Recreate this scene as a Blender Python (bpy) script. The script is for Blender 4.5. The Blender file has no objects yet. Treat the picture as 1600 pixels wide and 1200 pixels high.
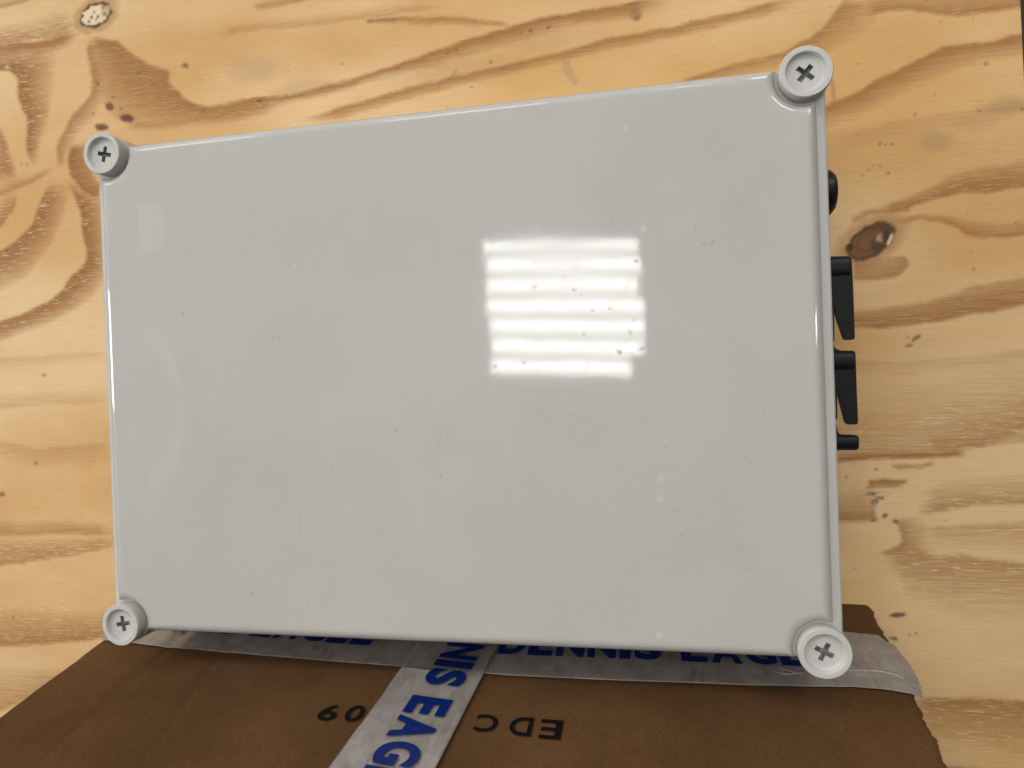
import bpy, bmesh, math, random
import numpy as np
from mathutils import Vector, Matrix

random.seed(7)
rng = np.random.default_rng(11)
scene = bpy.context.scene
COL = scene.collection

# ------------------------------------------------------------------ camera
KNOB_Z = 0.110                     # height of the screw knobs above the bench (m)
LID_Z = KNOB_Z - 0.0025            # lid surface
FPX = 1110.0                       # focal length in photo pixels (1600 wide)
ROT = np.array([[0.97849094, -0.03602098, -0.20312058], [-0.03377603, -0.9993241, 0.0145091], [-0.20350592, -0.00733642, -0.97904623]])
CAM = np.array([106.08697, -1.84548, 315.19302]) / 1000.0 + np.array([0, 0, KNOB_Z])
cam_data = bpy.data.cameras.new('camera')
cam_data.sensor_width = 36.0
cam_data.lens = FPX / 1600.0 * 36.0
cam_data.clip_start = 0.005
cam_data.clip_end = 60.0
cam = bpy.data.objects.new('camera', cam_data)
COL.objects.link(cam)
rx, ry, rz = ROT
cam.matrix_world = Matrix(((rx[0], -ry[0], -rz[0], CAM[0]),
                           (rx[1], -ry[1], -rz[1], CAM[1]),
                           (rx[2], -ry[2], -rz[2], CAM[2]),
                           (0, 0, 0, 1)))
scene.camera = cam

# photo-pixel helpers (used to place things at their real spot in the world)
def ray(px, py):
    d = ROT.T @ np.array([(px - 800) / FPX, (py - 600) / FPX, 1.0])
    return d / np.linalg.norm(d)
def on_z(px, py, z):
    d = ray(px, py)
    return CAM + d * ((z - CAM[2]) / d[2])
def to_px(P):
    q = (np.asarray(P) - CAM) @ ROT.T
    return 800 + FPX * q[..., 0] / q[..., 2], 600 + FPX * q[..., 1] / q[..., 2]

# ------------------------------------------------------------------ world and lamps
world = bpy.data.worlds.new('World')
scene.world = world
world.use_nodes = True
wn = world.node_tree
bg = wn.nodes['Background']
tc_ = wn.nodes.new('ShaderNodeTexCoord'); dt_ = wn.nodes.new('ShaderNodeVectorMath'); mr_ = wn.nodes.new('ShaderNodeMapRange')
dt_.operation = 'DOT_PRODUCT'; dt_.inputs[1].default_value = Vector((-0.45, 0.72, 0.50)).normalized()
wn.links.new(tc_.outputs['Generated'], dt_.inputs[0]); wn.links.new(dt_.outputs['Value'], mr_.inputs[0])
mr_.interpolation_type = 'SMOOTHSTEP'          # background shaped to add light from ahead and left, dim behind the bench
mr_.inputs[1].default_value = 0.15; mr_.inputs[2].default_value = 1.0
mr_.inputs[3].default_value = 0.09; mr_.inputs[4].default_value = 0.95
nz_ = wn.nodes.new('ShaderNodeTexNoise'); nz_.inputs['Scale'].default_value = 2.2; nz_.inputs['Detail'].default_value = 3      # added patchiness for the lid to mirror
wn.links.new(tc_.outputs['Generated'], nz_.inputs['Vector'])
m2_ = wn.nodes.new('ShaderNodeMapRange'); wn.links.new(nz_.outputs[0], m2_.inputs[0])
for i_, v_ in enumerate((0.34, 0.66, 0.45, 1.55)): m2_.inputs[i_ + 1].default_value = v_
mu_ = wn.nodes.new('ShaderNodeMath'); mu_.operation = 'MULTIPLY'
wn.links.new(mr_.outputs[0], mu_.inputs[0]); wn.links.new(m2_.outputs[0], mu_.inputs[1])
wn.links.new(mu_.outputs[0], bg.inputs['Strength'])
bg.inputs['Color'].default_value = (1.0, 0.975, 0.94, 1)
scene.view_settings.view_transform = 'Standard'
scene.view_settings.look = 'None'
scene.view_settings.exposure = -0.13
scene.view_settings.gamma = 1.0
scene.view_settings.use_curve_mapping = False

def area_lamp(name, loc, target, sx, sy, power, color):
    l = bpy.data.lights.new(name, 'AREA')
    l.shape = 'RECTANGLE'; l.size = sx; l.size_y = sy
    l.energy = power; l.color = color
    o = bpy.data.objects.new(name, l); COL.objects.link(o)
    o.location = loc
    o.rotation_euler = (Vector(target) - Vector(loc)).to_track_quat('-Z', 'Y').to_euler()
    return o

# the corrugated roof light that mirrors itself in the lid
ROOF_Z = 3.2
def roof_point(px, py):
    L = on_z(px, py, LID_Z)
    M = np.array([CAM[0], CAM[1], 2 * LID_Z - CAM[2]])
    d = L - M
    return M + d * ((ROOF_Z - M[2]) / d[2])
r_tl, r_tr, r_bl, r_br = [roof_point(*p) for p in ((754, 371), (998, 378), (770, 590), (1011, 584))]
r_x = ((r_tr - r_tl) + (r_br - r_bl)) / 2
r_y = ((r_tl - r_bl) + (r_tr - r_br)) / 2
r_c = (r_tl + r_tr + r_bl + r_br) / 4
ROOF = (r_c, r_x, r_y)      # the sheet itself is built with the objects below

# further roof lights and the big door to the left of the bench
area_lamp('roof_light_row', (-3.6, 3.6, 3.2), (-1.0, 0, 0), 1.7, 0.42, 34, (1, 0.99, 0.96))
area_lamp('roof_light_row', (-1.1, 3.6, 3.2), (-0.4, 0, 0), 1.1, 0.42, 24, (1, 0.99, 0.96))
area_lamp('roof_light_row', (0.35, 3.6, 3.2), (0.2, 0, 0), 0.25, 0.5, 4, (1, 0.99, 0.96))
area_lamp('roof_light_row', (2.1, 3.1, 3.2), (0.2, 0, 0), 1.3, 0.6, 42, (1, 0.99, 0.96))
area_lamp('roof_light_row', (2.7, 0.22, 2.9), (0, 0, 0), 0.16, 1.0, 10, (1, 0.99, 0.96))
area_lamp('door_light', (-4.6, 0.28, 1.9), (0, 0, 0.1), 0.75, 2.2, 85, (0.96, 0.98, 1.0))

# ------------------------------------------------------------------ helpers
def link(o, parent=None):
    COL.objects.link(o)
    if parent is not None: o.parent = parent
    return o
def mesh_obj(name, me, mat, parent=None):
    o = bpy.data.objects.new(name, me)
    if mat: me.materials.append(mat)
    return link(o, parent)
def bm_obj(name, bm, mat, parent=None, smooth=None):
    me = bpy.data.meshes.new(name)
    bmesh.ops.recalc_face_normals(bm, faces=bm.faces)
    bm.to_mesh(me); bm.free()
    if smooth is not None: smooth_by_angle(me, smooth)
    return mesh_obj(name, me, mat, parent)
def smooth_by_angle(me, deg):
    me.polygons.foreach_set('use_smooth', [True] * len(me.polygons))
    me.set_sharp_from_angle(angle=math.radians(deg))
def tag(o, label, cat=None, group=None, kind=None):
    o['label'] = label
    if cat: o['category'] = cat
    if group: o['group'] = group
    if kind: o['kind'] = kind
def grid_mesh(name, X, Y, Z):
    """X,Y,Z arrays of shape (ny,nx) -> mesh of quads"""
    ny, nx = X.shape
    me = bpy.data.meshes.new(name)
    co = np.stack([X, Y, Z], -1).reshape(-1, 3).astype(np.float32)
    idx = np.arange(ny * nx).reshape(ny, nx)
    q = np.stack([idx[:-1, :-1], idx[:-1, 1:], idx[1:, 1:], idx[1:, :-1]], -1).reshape(-1, 4)
    me.vertices.add(len(co)); me.vertices.foreach_set('co', co.ravel())
    me.loops.add(q.size); me.loops.foreach_set('vertex_index', q.ravel().astype(np.int32))
    me.polygons.add(len(q))
    me.polygons.foreach_set('loop_start', (np.arange(len(q)) * 4).astype(np.int32))
    me.update(calc_edges=True)
    me.polygons.foreach_set('use_smooth', np.ones(len(q), bool))
    return me
def color_attr(me, name, rgba):
    a = me.color_attributes.new(name, 'FLOAT_COLOR', 'POINT')
    a.data.foreach_set('color', np.ascontiguousarray(rgba, np.float32).ravel())

_lat = rng.random((256, 256))
def vnoise(x, y):
    xi = np.floor(x).astype(int); yi = np.floor(y).astype(int)
    fx = x - xi; fy = y - yi
    fx = fx * fx * (3 - 2 * fx); fy = fy * fy * (3 - 2 * fy)
    g = lambda i, j: _lat[(yi + j) % 256, (xi + i) % 256]
    return (g(0, 0) * (1 - fx) + g(1, 0) * fx) * (1 - fy) + (g(0, 1) * (1 - fx) + g(1, 1) * fx) * fy
def fbm(x, y, o=4):
    s = 0; a = 0.5
    for k in range(o):
        s = s + a * vnoise(x * 2 ** k + 17.3 * k, y * 2 ** k + 9.1 * k); a *= 0.5
    return s / (1 - 0.5 ** o)
def sstep(a, b, x):
    t = np.clip((x - a) / (b - a), 0, 1)
    return t * t * (3 - 2 * t)

# material helper
class Mat:
    def __init__(self, name):
        self.m = bpy.data.materials.new(name); self.m.use_nodes = True
        self.nt = self.m.node_tree; self.b = self.nt.nodes['Principled BSDF']
    def n(self, t, **kw):
        nd = self.nt.nodes.new(t)
        for k, v in kw.items():
            if k.startswith('i_'):
                key = k[2:]; key = int(key) if key.isdigit() else key.replace('_', ' ')
                self.set(nd.inputs[key], v)
            else: setattr(nd, k, v)
        return nd
    def set(self, sock, v):
        if isinstance(v, bpy.types.NodeSocket): self.nt.links.new(v, sock)
        else: sock.default_value = v
    def math(self, op, a, b=0.0, c=None):
        nd = self.n('ShaderNodeMath', operation=op); self.set(nd.inputs[0], a); self.set(nd.inputs[1], b)
        if c is not None: self.set(nd.inputs[2], c)
        return nd.outputs[0]
    def mix(self, f, a, b, blend='MIX'):
        nd = self.n('ShaderNodeMix', data_type='RGBA', blend_type=blend)
        self.set(nd.inputs[0], f); self.set(nd.inputs[6], a); self.set(nd.inputs[7], b)
        return nd.outputs[2]
    def coords(self, scale=(1, 1, 1), rot=(0, 0, 0), loc=(0, 0, 0), src='Object'):
        tc = self.n('ShaderNodeTexCoord'); mp = self.n('ShaderNodeMapping')
        self.nt.links.new(tc.outputs[src], mp.inputs[0])
        mp.inputs['Scale'].default_value = scale; mp.inputs['Rotation'].default_value = rot; mp.inputs['Location'].default_value = loc
        return mp.outputs[0]
    def noise(self, vec, scale, detail=3, rough=0.55, dist=0.0):
        nd = self.n('ShaderNodeTexNoise'); self.set(nd.inputs['Vector'], vec)
        nd.inputs['Scale'].default_value = scale; nd.inputs['Detail'].default_value = detail
        nd.inputs['Roughness'].default_value = rough; nd.inputs['Distortion'].default_value = dist
        return nd.outputs[0]
    def remap(self, v, a, b, c=0.0, d=1.0):
        nd = self.n('ShaderNodeMapRange', interpolation_type='SMOOTHSTEP'); self.set(nd.inputs[0], v)
        for i, q in enumerate((a, b, c, d)): nd.inputs[i + 1].default_value = q
        return nd.outputs[0]
    def bump(self, h, strength, dist, normal=None):
        nd = self.n('ShaderNodeBump'); self.set(nd.inputs['Height'], h)
        nd.inputs['Strength'].default_value = strength; nd.inputs['Distance'].default_value = dist
        if normal is not None: self.set(nd.inputs['Normal'], normal)
        return nd.outputs[0]
    def attr(self, name):
        nd = self.n('ShaderNodeAttribute', attribute_name=name)
        s = self.n('ShaderNodeSeparateColor'); self.nt.links.new(nd.outputs['Color'], s.inputs[0])
        return nd, s.outputs

def RGB(r, g, b): return (r, g, b, 1)

# ------------------------------------------------------------------ materials
# plywood: the growth-ring figure is a per-vertex attribute, the grain is node noise
M = Mat('plywood')
att, (figR, figG, figB) = M.attr('figure')
matt, _ = M.attr('mark')
gr = M.noise(M.coords((28, 900, 1), (0, 0, math.radians(-4))), 1.0, 4, 0.6, 0.3)
gr2 = M.noise(M.coords((60, 420, 1), (0, 0, math.radians(-3))), 1.0, 3, 0.5, 0.6)
big = M.noise(M.coords((4, 9, 1), loc=(0.3, 0.2, 0)), 1.0, 3)
fk = M.noise(M.coords((110, 900, 1), (0, 0, math.radians(-3))), 1.0, 3, 0.6, 0.5)
por = M.noise(M.coords((170, 900, 1), (0, 0, math.radians(-5)), (3, 1, 0)), 1.0, 2, 0.5)
light = M.mix(M.remap(big, 0.35, 0.65), RGB(0.62, 0.367, 0.138), RGB(0.76, 0.53, 0.28))
dark = M.mix(M.remap(gr2, 0.3, 0.7), RGB(0.26, 0.105, 0.026), RGB(0.40, 0.182, 0.052))
fine = M.noise(M.coords((70, 2300, 1), (0, 0, math.radians(-4))), 1.0, 3, 0.6, 0.2)
fray = M.math('MULTIPLY', M.math('SUBTRACT', M.math('MULTIPLY_ADD', gr, 0.6, M.math('MULTIPLY', fine, 0.4)), 0.5), M.math('MINIMUM', 1.0, M.math('MULTIPLY', figR, 3.5)))
f = M.math('MULTIPLY', figR, M.remap(gr2, 0.25, 0.7, 0.95, 1.3))
f = M.n('ShaderNodeClamp', i_Value=M.math('MULTIPLY_ADD', fray, 1.15, f)).outputs[0]
c = M.mix(f, light, dark)
c = M.mix(M.remap(gr, 0.38, 0.78, 0.0, 0.11), c, RGB(0.40, 0.22, 0.09))
c = M.mix(M.math('MULTIPLY', M.remap(fk, 0.55, 0.66), M.math('MULTIPLY', figG, 0.62)), c, RGB(0.80, 0.62, 0.38))
c = M.mix(M.remap(fine, 0.50, 0.72, 0.0, 0.22), c, RGB(0.36, 0.19, 0.07))
c = M.mix(M.remap(por, 0.70, 0.77, 0.0, 0.5), c, RGB(0.20, 0.09, 0.035))
c = M.mix(M.math('MULTIPLY', figB, 0.55), c, RGB(0.22, 0.17, 0.12))
c = M.mix(matt.outputs['Alpha'], c, matt.outputs['Color'])
M.set(M.b.inputs['Base Color'], c)
M.set(M.b.inputs['Roughness'], M.remap(gr2, 0.3, 0.7, 0.50, 0.68))
M.b.inputs['Specular IOR Level'].default_value = 0.2
hgt = M.math('ADD', M.math('ADD', gr, M.math('MULTIPLY', fine, 0.8)), M.math('MULTIPLY', fk, 0.6))
M.set(M.b.inputs['Normal'], M.bump(hgt, 0.22, 0.0005))
MAT_WOOD = M.m

M = Mat('plywood_core')
ly = M.noise(M.coords((6, 6, 260)), 1.0, 2)
M.set(M.b.inputs['Base Color'], M.mix(M.remap(ly, 0.4, 0.6), RGB(0.30, 0.17, 0.08), RGB(0.55, 0.37, 0.2)))
M.b.inputs['Roughness'].default_value = 0.8
MAT_CORE = M.m

M = Mat('dark_concrete')
nz = M.noise(M.coords((6, 6, 6)), 3.0, 6)
M.set(M.b.inputs['Base Color'], M.mix(nz, RGB(0.02, 0.016, 0.012), RGB(0.05, 0.042, 0.035)))
M.b.inputs['Roughness'].default_value = 0.9
MAT_FLOOR = M.m

def plastic(name, col, rough, marks=False):
    M = Mat(name)
    n1 = M.noise(M.coords((1, 1, 1)), 30.0, 4)
    n2 = M.noise(M.coords((1, 1, 1)), 14.0, 5, 0.6)
    base = M.mix(M.remap(n1, 0.3, 0.7, 0, 1), RGB(col[0] * .985, col[1] * .985, col[2] * .985), RGB(col[0] * 1.01, col[1] * 1.01, col[2] * 1.01))
    r = M.remap(n2, 0.3, 0.7, rough * 0.85, rough * 1.2)
    peel = M.noise(M.coords((1, 1, 1)), 700.0, 2)
    wav = M.noise(M.coords((1, 1, 1)), 26.0, 2)
    hgt = M.math('ADD', M.math('MULTIPLY', peel, 0.05), M.math('MULTIPLY', wav, 0.5))
    if marks:
        a, (mr, mg, mb) = M.attr('mark')
        dust = M.noise(M.coords((1, 1, 1)), 1500.0, 2, 0.7)
        ar = M.noise(M.coords((1, 1, 1), loc=(4, 2, 0)), 22.0, 4, 0.6)
        speck = M.math('MULTIPLY', M.remap(dust, 0.63, 0.74), M.remap(ar, 0.50, 0.66, 0.05, 0.55))
        base = M.mix(speck, base, RGB(0.16, 0.15, 0.135))
        base = M.mix(M.math('MULTIPLY', M.remap(ar, 0.52, 0.75), 0.06), base, RGB(0.30, 0.28, 0.26))
        base = M.mix(mr, base, RGB(0.12, 0.11, 0.10))
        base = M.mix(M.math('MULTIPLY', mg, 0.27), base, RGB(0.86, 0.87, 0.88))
        r = M.math('ADD', r, M.math('ADD', M.math('MULTIPLY', mb, 0.28), M.math('MULTIPLY', mr, 0.5)))
        r = M.math('ADD', r, M.math('MULTIPLY', speck, 0.3))
    M.set(M.b.inputs['Base Color'], base)
    M.set(M.b.inputs['Roughness'], r)
    M.b.inputs['IOR'].default_value = 1.5
    M.set(M.b.inputs['Normal'], M.bump(hgt, 0.10, 0.0008))
    return M.m
GREY = (0.478, 0.467, 0.435)
MAT_LID = plastic('grey_lid_plastic', GREY, 0.046, True)
MAT_BASE = plastic('grey_base_plastic', (0.53, 0.52, 0.49), 0.16)
MAT_KNOB = plastic('grey_knob_plastic', (0.515, 0.51, 0.48), 0.40)

MAT_SLOT = plastic('shaded_slot_plastic', (0.27, 0.265, 0.25), 0.5)  # darker grey puts the shade deep in the cross slots into the colour
M = Mat('black_plastic')
nz = M.noise(M.coords((1, 1, 1)), 900.0, 3)
M.b.inputs['Base Color'].default_value = RGB(0.004, 0.004, 0.0045); M.b.inputs['Specular IOR Level'].default_value = 0.28
M.set(M.b.inputs['Roughness'], M.remap(nz, 0.3, 0.7, 0.34, 0.46))
M.set(M.b.inputs['Normal'], M.bump(nz, 0.2, 0.0002))
MAT_BLACK = M.m

M = Mat('cardboard')
fl = M.noise(M.coords((300, 8, 8), src='UV'), 1.0, 2)
fib = M.noise(M.coords((1, 1, 1)), 520.0, 4, 0.65)
blo = M.noise(M.coords((1, 1, 1)), 16.0, 4)
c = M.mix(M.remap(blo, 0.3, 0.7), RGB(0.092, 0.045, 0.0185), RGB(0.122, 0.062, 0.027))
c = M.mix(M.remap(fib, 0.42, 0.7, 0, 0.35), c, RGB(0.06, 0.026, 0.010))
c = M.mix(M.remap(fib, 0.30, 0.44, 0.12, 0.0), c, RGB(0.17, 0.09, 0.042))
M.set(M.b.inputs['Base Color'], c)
M.b.inputs['Roughness'].default_value = 0.85
M.b.inputs['Specular IOR Level'].default_value = 0.06
str_ = M.noise(M.coords((260, 260, 6)), 1.0, 1)
M.set(M.b.inputs['Normal'], M.bump(M.math('ADD', fib, M.math('MULTIPLY', str_, 0.8)), 0.35, 0.0004))
MAT_CARD = M.m

M = Mat('packing_tape')
a1 = M.noise(M.coords((1, 1, 1)), 90.0, 4, 0.6, 0.4)
a2 = M.noise(M.coords((260, 260, 22)), 1.0, 3, 0.6)
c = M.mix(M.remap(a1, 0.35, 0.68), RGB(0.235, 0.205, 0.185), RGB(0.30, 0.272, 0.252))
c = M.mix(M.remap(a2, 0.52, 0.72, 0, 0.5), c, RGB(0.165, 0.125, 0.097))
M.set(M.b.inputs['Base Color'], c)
M.b.inputs['Roughness'].default_value = 0.19
M.set(M.b.inputs['Normal'], M.bump(M.math('ADD', a1, M.math('MULTIPLY', a2, 0.8)), 0.25, 0.0006))
MAT_TAPE = M.m

M = Mat('creased_tape')
cr_ = M.noise(M.coords((1, 1, 1)), 300.0, 2)
M.set(M.b.inputs['Base Color'], M.mix(cr_, RGB(0.34, 0.32, 0.30), RGB(0.48, 0.46, 0.44)))
M.b.inputs['Roughness'].default_value = 0.3
MAT_FOLD = M.m

def ink(name, col, rough, wear, spec=0.12):
    M = Mat(name)
    a1 = M.noise(M.coords((1, 1, 1)), 400.0, 3, 0.6)
    M.set(M.b.inputs['Base Color'], M.mix(M.remap(a1, 0.55, 0.8, 0, wear), RGB(*col), RGB(col[0] * 2 + .03, col[1] * 2 + .03, col[2] * 2 + .04)))
    M.b.inputs['Roughness'].default_value = rough
    M.b.inputs['Specular IOR Level'].default_value = spec
    return M.m
MAT_BLUE = ink('blue_print', (0.003, 0.016, 0.115), 0.35, 0.25)
MAT_INK = ink('black_print', (0.004, 0.0035, 0.003), 0.75, 0.15)

# ------------------------------------------------------------------ corrugated roof light
M = Mat('lit_roof_sheet')
tcn = M.n('ShaderNodeUVMap', uv_map='UVMap')
sp = M.n('ShaderNodeSeparateXYZ'); M.nt.links.new(tcn.outputs[0], sp.inputs[0])
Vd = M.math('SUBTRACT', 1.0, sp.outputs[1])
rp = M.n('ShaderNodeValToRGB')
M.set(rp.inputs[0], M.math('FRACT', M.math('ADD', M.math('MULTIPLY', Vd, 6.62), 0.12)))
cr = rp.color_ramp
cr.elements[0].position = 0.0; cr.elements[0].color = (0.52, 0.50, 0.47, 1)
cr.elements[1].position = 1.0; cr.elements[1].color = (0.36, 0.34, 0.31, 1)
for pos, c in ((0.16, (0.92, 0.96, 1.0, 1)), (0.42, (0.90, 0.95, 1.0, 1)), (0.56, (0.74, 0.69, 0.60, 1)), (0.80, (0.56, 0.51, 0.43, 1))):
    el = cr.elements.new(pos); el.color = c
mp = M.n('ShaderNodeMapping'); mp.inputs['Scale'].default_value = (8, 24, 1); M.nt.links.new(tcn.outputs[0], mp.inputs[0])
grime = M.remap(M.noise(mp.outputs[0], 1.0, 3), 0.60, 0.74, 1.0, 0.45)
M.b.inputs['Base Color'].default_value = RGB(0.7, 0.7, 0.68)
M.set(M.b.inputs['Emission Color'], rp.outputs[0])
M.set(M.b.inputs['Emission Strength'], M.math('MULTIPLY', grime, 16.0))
MAT_ROOF = M.m
r_c, r_x, r_y = ROOF
nu, nw = 21, 141
tu, tw = np.meshgrid(np.linspace(0, 1, nu), np.linspace(0, 1, nw))
Q = r_c + (tu - .5)[..., None] * r_x + (tw - .5)[..., None] * r_y
Q[..., 2] += 0.02 * np.cos(2 * math.pi * ((1 - tw) * 6.62 - .15))
# ragged sheet ends: each corrugation is cut a little differently
kk = np.floor((1 - tw) * 6.62 + .12)
Q[..., 0] += (tu == 1) * (0.012 * np.sin(kk * 2.3)) + (tu == 0) * (0.007 * np.sin(kk * 1.7))
me = grid_mesh('roof_light', Q[..., 0], Q[..., 1], Q[..., 2])
uvl = me.uv_layers.new(name='UVMap')
lv = np.zeros(len(me.loops), np.int32); me.loops.foreach_get('vertex_index', lv)
uvl.data.foreach_set('uv', np.c_[tu.ravel()[lv], tw.ravel()[lv]].astype(np.float32).ravel())
bm = bmesh.new(); bm.from_mesh(me)
uvk = bm.loops.layers.uv.active
gone = [f for f in bm.faces if min(lp[uvk].uv.x for lp in f.loops) > .895 and max(lp[uvk].uv.y for lp in f.loops) < .165]
bmesh.ops.delete(bm, geom=gone, context='FACES')      # one corner of the sheet is covered
bm.to_mesh(me); bm.free()
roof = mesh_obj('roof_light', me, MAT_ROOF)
tag(roof, 'corrugated daylit roof sheet whose striped reflection shines in the grey lid', 'roof light')

# ------------------------------------------------------------------ floor and bench top
bm = bmesh.new()
bmesh.ops.create_grid(bm, x_segments=2, y_segments=2, size=3.0)
floor = bm_obj('floor', bm, MAT_FLOOR)
floor.location = (0, 0, -0.85)
tag(floor, 'dark floor far below the edge of the plywood', kind='structure')

# --- figure raster in photo-pixel units (2 px cells), sampled once onto the board's vertices
X0, Y0, CS, NXR, NYR = -300, -300, 2.0, 1100, 900
fig = np.zeros((NYR, NXR)); flk = np.zeros((NYR, NXR)); sta = np.zeros((NYR, NXR))
mk = np.zeros((NYR, NXR, 4))
def smooth_poly(P, step=1.2):
    P = np.asarray(P, float)
    out = []
    n = len(P)
    for i in range(n - 1):
        p0 = P[max(i - 1, 0)]; p1 = P[i]; p2 = P[i + 1]; p3 = P[min(i + 2, n - 1)]
        L = max(np.hypot(*(p2 - p1)[:2]), np.hypot(*(p2 - p1)[2:4]) if P.shape[1] > 2 else 0)
        k = max(int(L / step), 2)
        t = np.linspace(0, 1, k, endpoint=False)[:, None]
        out.append(0.5 * (2 * p1 + (p2 - p0) * t + (2 * p0 - 5 * p1 + 4 * p2 - p3) * t ** 2 + (3 * p1 - p0 - 3 * p2 + p3) * t ** 3))
    out.append(P[-1:])
    return np.concatenate(out)
def strip(sharp, fade, s=0.6, g=0.9, fleck=0.0):
    def resample(A, n=24):
        A = np.asarray(A, float); d = np.r_[0, np.cumsum(np.hypot(*np.diff(A, axis=0).T))]
        tt = np.linspace(0, d[-1], n)
        return np.c_[np.interp(tt, d, A[:, 0]), np.interp(tt, d, A[:, 1])]
    def extend(A):
        A = [tuple(a) for a in A]
        for end in (0, -1):
            x, y = A[end]
            if x <= 0.5 or x >= 1597 :
                nx, ny = A[1] if end == 0 else A[-2]
                sl = np.clip((y - ny) / (x - nx + 1e-6), -0.4, 0.4)
                dx = -260 if x <= 0.5 else 260
                q = (x + dx, y + sl * dx * 0.6)
                A = [q] + A if end == 0 else A + [q]
        return A
    a = smooth_poly(resample(extend(sharp))); b = smooth_poly(resample(extend(fade)))
    n = max(len(a), len(b)); ii = np.linspace(0, 1, n)
    a = np.c_[np.interp(ii, np.linspace(0, 1, len(a)), a[:, 0]), np.interp(ii, np.linspace(0, 1, len(a)), a[:, 1])]
    b = np.c_[np.interp(ii, np.linspace(0, 1, len(b)), b[:, 0]), np.interp(ii, np.linspace(0, 1, len(b)), b[:, 1])]
    w = np.hypot(*(b - a).T).max()
    t = np.linspace(0, 1, max(int(w / 1.0), 6))
    P = a[:, None] * (1 - t)[None, :, None] + b[:, None] * t[None, :, None]
    prof = min(s * 1.18, 1.0) * np.clip(1 - t, 0, 1) ** g * np.clip((t + 0.02) / 0.05, 0, 1)
    ends = np.clip(np.minimum(ii, 1 - ii) / 0.06, 0, 1)
    val = prof[None, :] * ends[:, None]
    ix = np.round((P[..., 0] - X0) / CS).astype(int); iy = np.round((P[..., 1] - Y0) / CS).astype(int)
    ok = (ix >= 0) & (ix < NXR) & (iy >= 0) & (iy < NYR)
    np.maximum.at(fig, (iy[ok], ix[ok]), val[ok])
    if fleck:
        fv = np.broadcast_to(fleck * np.clip(ends[:, None], 0, 1) * np.clip(1.5 * (1 - t), 0, 1)[None, :], val.shape)
        np.maximum.at(flk, (iy[ok], ix[ok]), fv[ok])
gx, gy = np.meshgrid(X0 + CS * np.arange(NXR), Y0 + CS * np.arange(NYR))
def ell(cx, cy, rx_, ry_, rot=0.0, wob=0.25, fr=0.12):
    global WIN
    c, s = math.cos(math.radians(rot)), math.sin(math.radians(rot))
    q = max(rx_, ry_) * 2.6 + 8
    j0, j1 = [int(np.clip((v - Y0) / CS, 0, NYR)) for v in (cy - q, cy + q)]
    i0, i1 = [int(np.clip((v - X0) / CS, 0, NXR)) for v in (cx - q, cx + q)]
    WIN = (slice(j0, j1), slice(i0, i1))
    wx, wy = gx[WIN], gy[WIN]
    dx, dy = wx - cx, wy - cy
    u = (dx * c + dy * s) / rx_; v = (-dx * s + dy * c) / ry_
    return np.hypot(u, v) * (1 + wob * (fbm(wx * fr + cx, wy * fr + cy, 3) - 0.5) * 2)
def paint(mask, col, alpha=1.0):
    """lay a mark on the window of the last ell()"""
    W = mk[WIN]
    a = np.clip(mask * alpha, 0, 1)
    na = a + W[..., 3] * (1 - a)
    for k in range(3):
        W[..., k] = np.where(na > 1e-6, (col[k] * a + W[..., k] * W[..., 3] * (1 - a)) / np.maximum(na, 1e-6), 0)
    W[..., 3] = na

# upper left
strip([(0,11),(25,5),(45,0),(80,-12)], [(0,0),(20,-5),(40,-10),(75,-22)], .6)
strip([(0,68),(50,61),(100,54),(127,47)], [(0,40),(50,28),(85,16),(118,10)], .55, .8, .9)
strip([(0,71),(60,65),(125,51)], [(0,104),(60,98),(110,72)], .75, .6)
strip([(0,110),(15,107),(32,120),(26,145),(37,172),(47,190),(41,217),(46,242),(52,258)], [(0,80),(40,72),(80,72),(88,100),(82,140),(80,170),(72,200),(62,232),(60,256)], .85, .7, 1)
strip([(141,61),(155,60),(185,65),(212,88),(240,103),(266,114),(261,129),(280,145),(298,158),(315,165),(350,165),(400,157),(440,150)], [(139,75),(142,100),(147,120),(150,140),(155,155),(165,168),(180,188),(210,195),(240,195),(270,195),(310,195),(370,190),(430,172)], .72, .42, .35)
strip([(140,60),(135,82),(142,107),(146,130),(142,150),(125,170),(107,190),(96,212),(89,240),(90,262)], [(170,62),(185,90),(185,115),(180,135),(165,150),(150,178),(132,200),(116,220),(104,240),(100,262)], .62, .8, .3)
strip([(112,226),(106,250),(110,275),(128,297),(155,310)], [(135,225),(140,250),(145,270),(152,285),(160,290)], .95, .35, .3)
strip([(200,195),(260,190),(330,184),(400,172)], [(200,205),(260,203),(330,196),(400,184)], .5, .8)
strip([(0,305),(20,297),(50,285),(85,266)], [(0,292),(20,285),(50,275),(85,258)], .55, .7)
strip([(0,200),(12,225),(22,260),(28,290)], [(-40,200),(-30,225),(-10,260),(0,290)], .6, .7, .9)
strip([(28,300),(20,325),(8,345),(0,355)], [(10,300),(0,320),(-10,335),(-20,345)], .65, .6, .9)
strip([(78,285),(70,303),(63,320),(53,340),(53,350),(40,363),(20,380),(0,393)], [(112,285),(106,300),(103,320),(98,343),(85,373),(68,400),(42,433),(0,457)], .9, .6, .9)
strip([(100,280),(112,300),(123,323),(127,350),(130,377),(137,397),(133,413),(113,430),(90,463),(67,477),(33,493),(0,503)], [(150,285),(155,300),(165,327),(168,350),(170,377),(172,410),(165,435),(145,465),(112,485),(77,505),(33,522),(0,535)], .9, .55, .8)
strip([(0,560),(60,556),(170,548)], [(0,575),(60,572),(170,565)], .22, .8)
strip([(0,640),(60,632),(170,628)], [(0,612),(60,608),(170,602)], .22, .8)
strip([(0,690),(60,700),(175,694)], [(0,720),(60,735),(175,735)], .28, .9)
strip([(0,836),(60,835),(180,834)], [(0,815),(60,812),(180,816)], .5, .6, .2)
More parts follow.
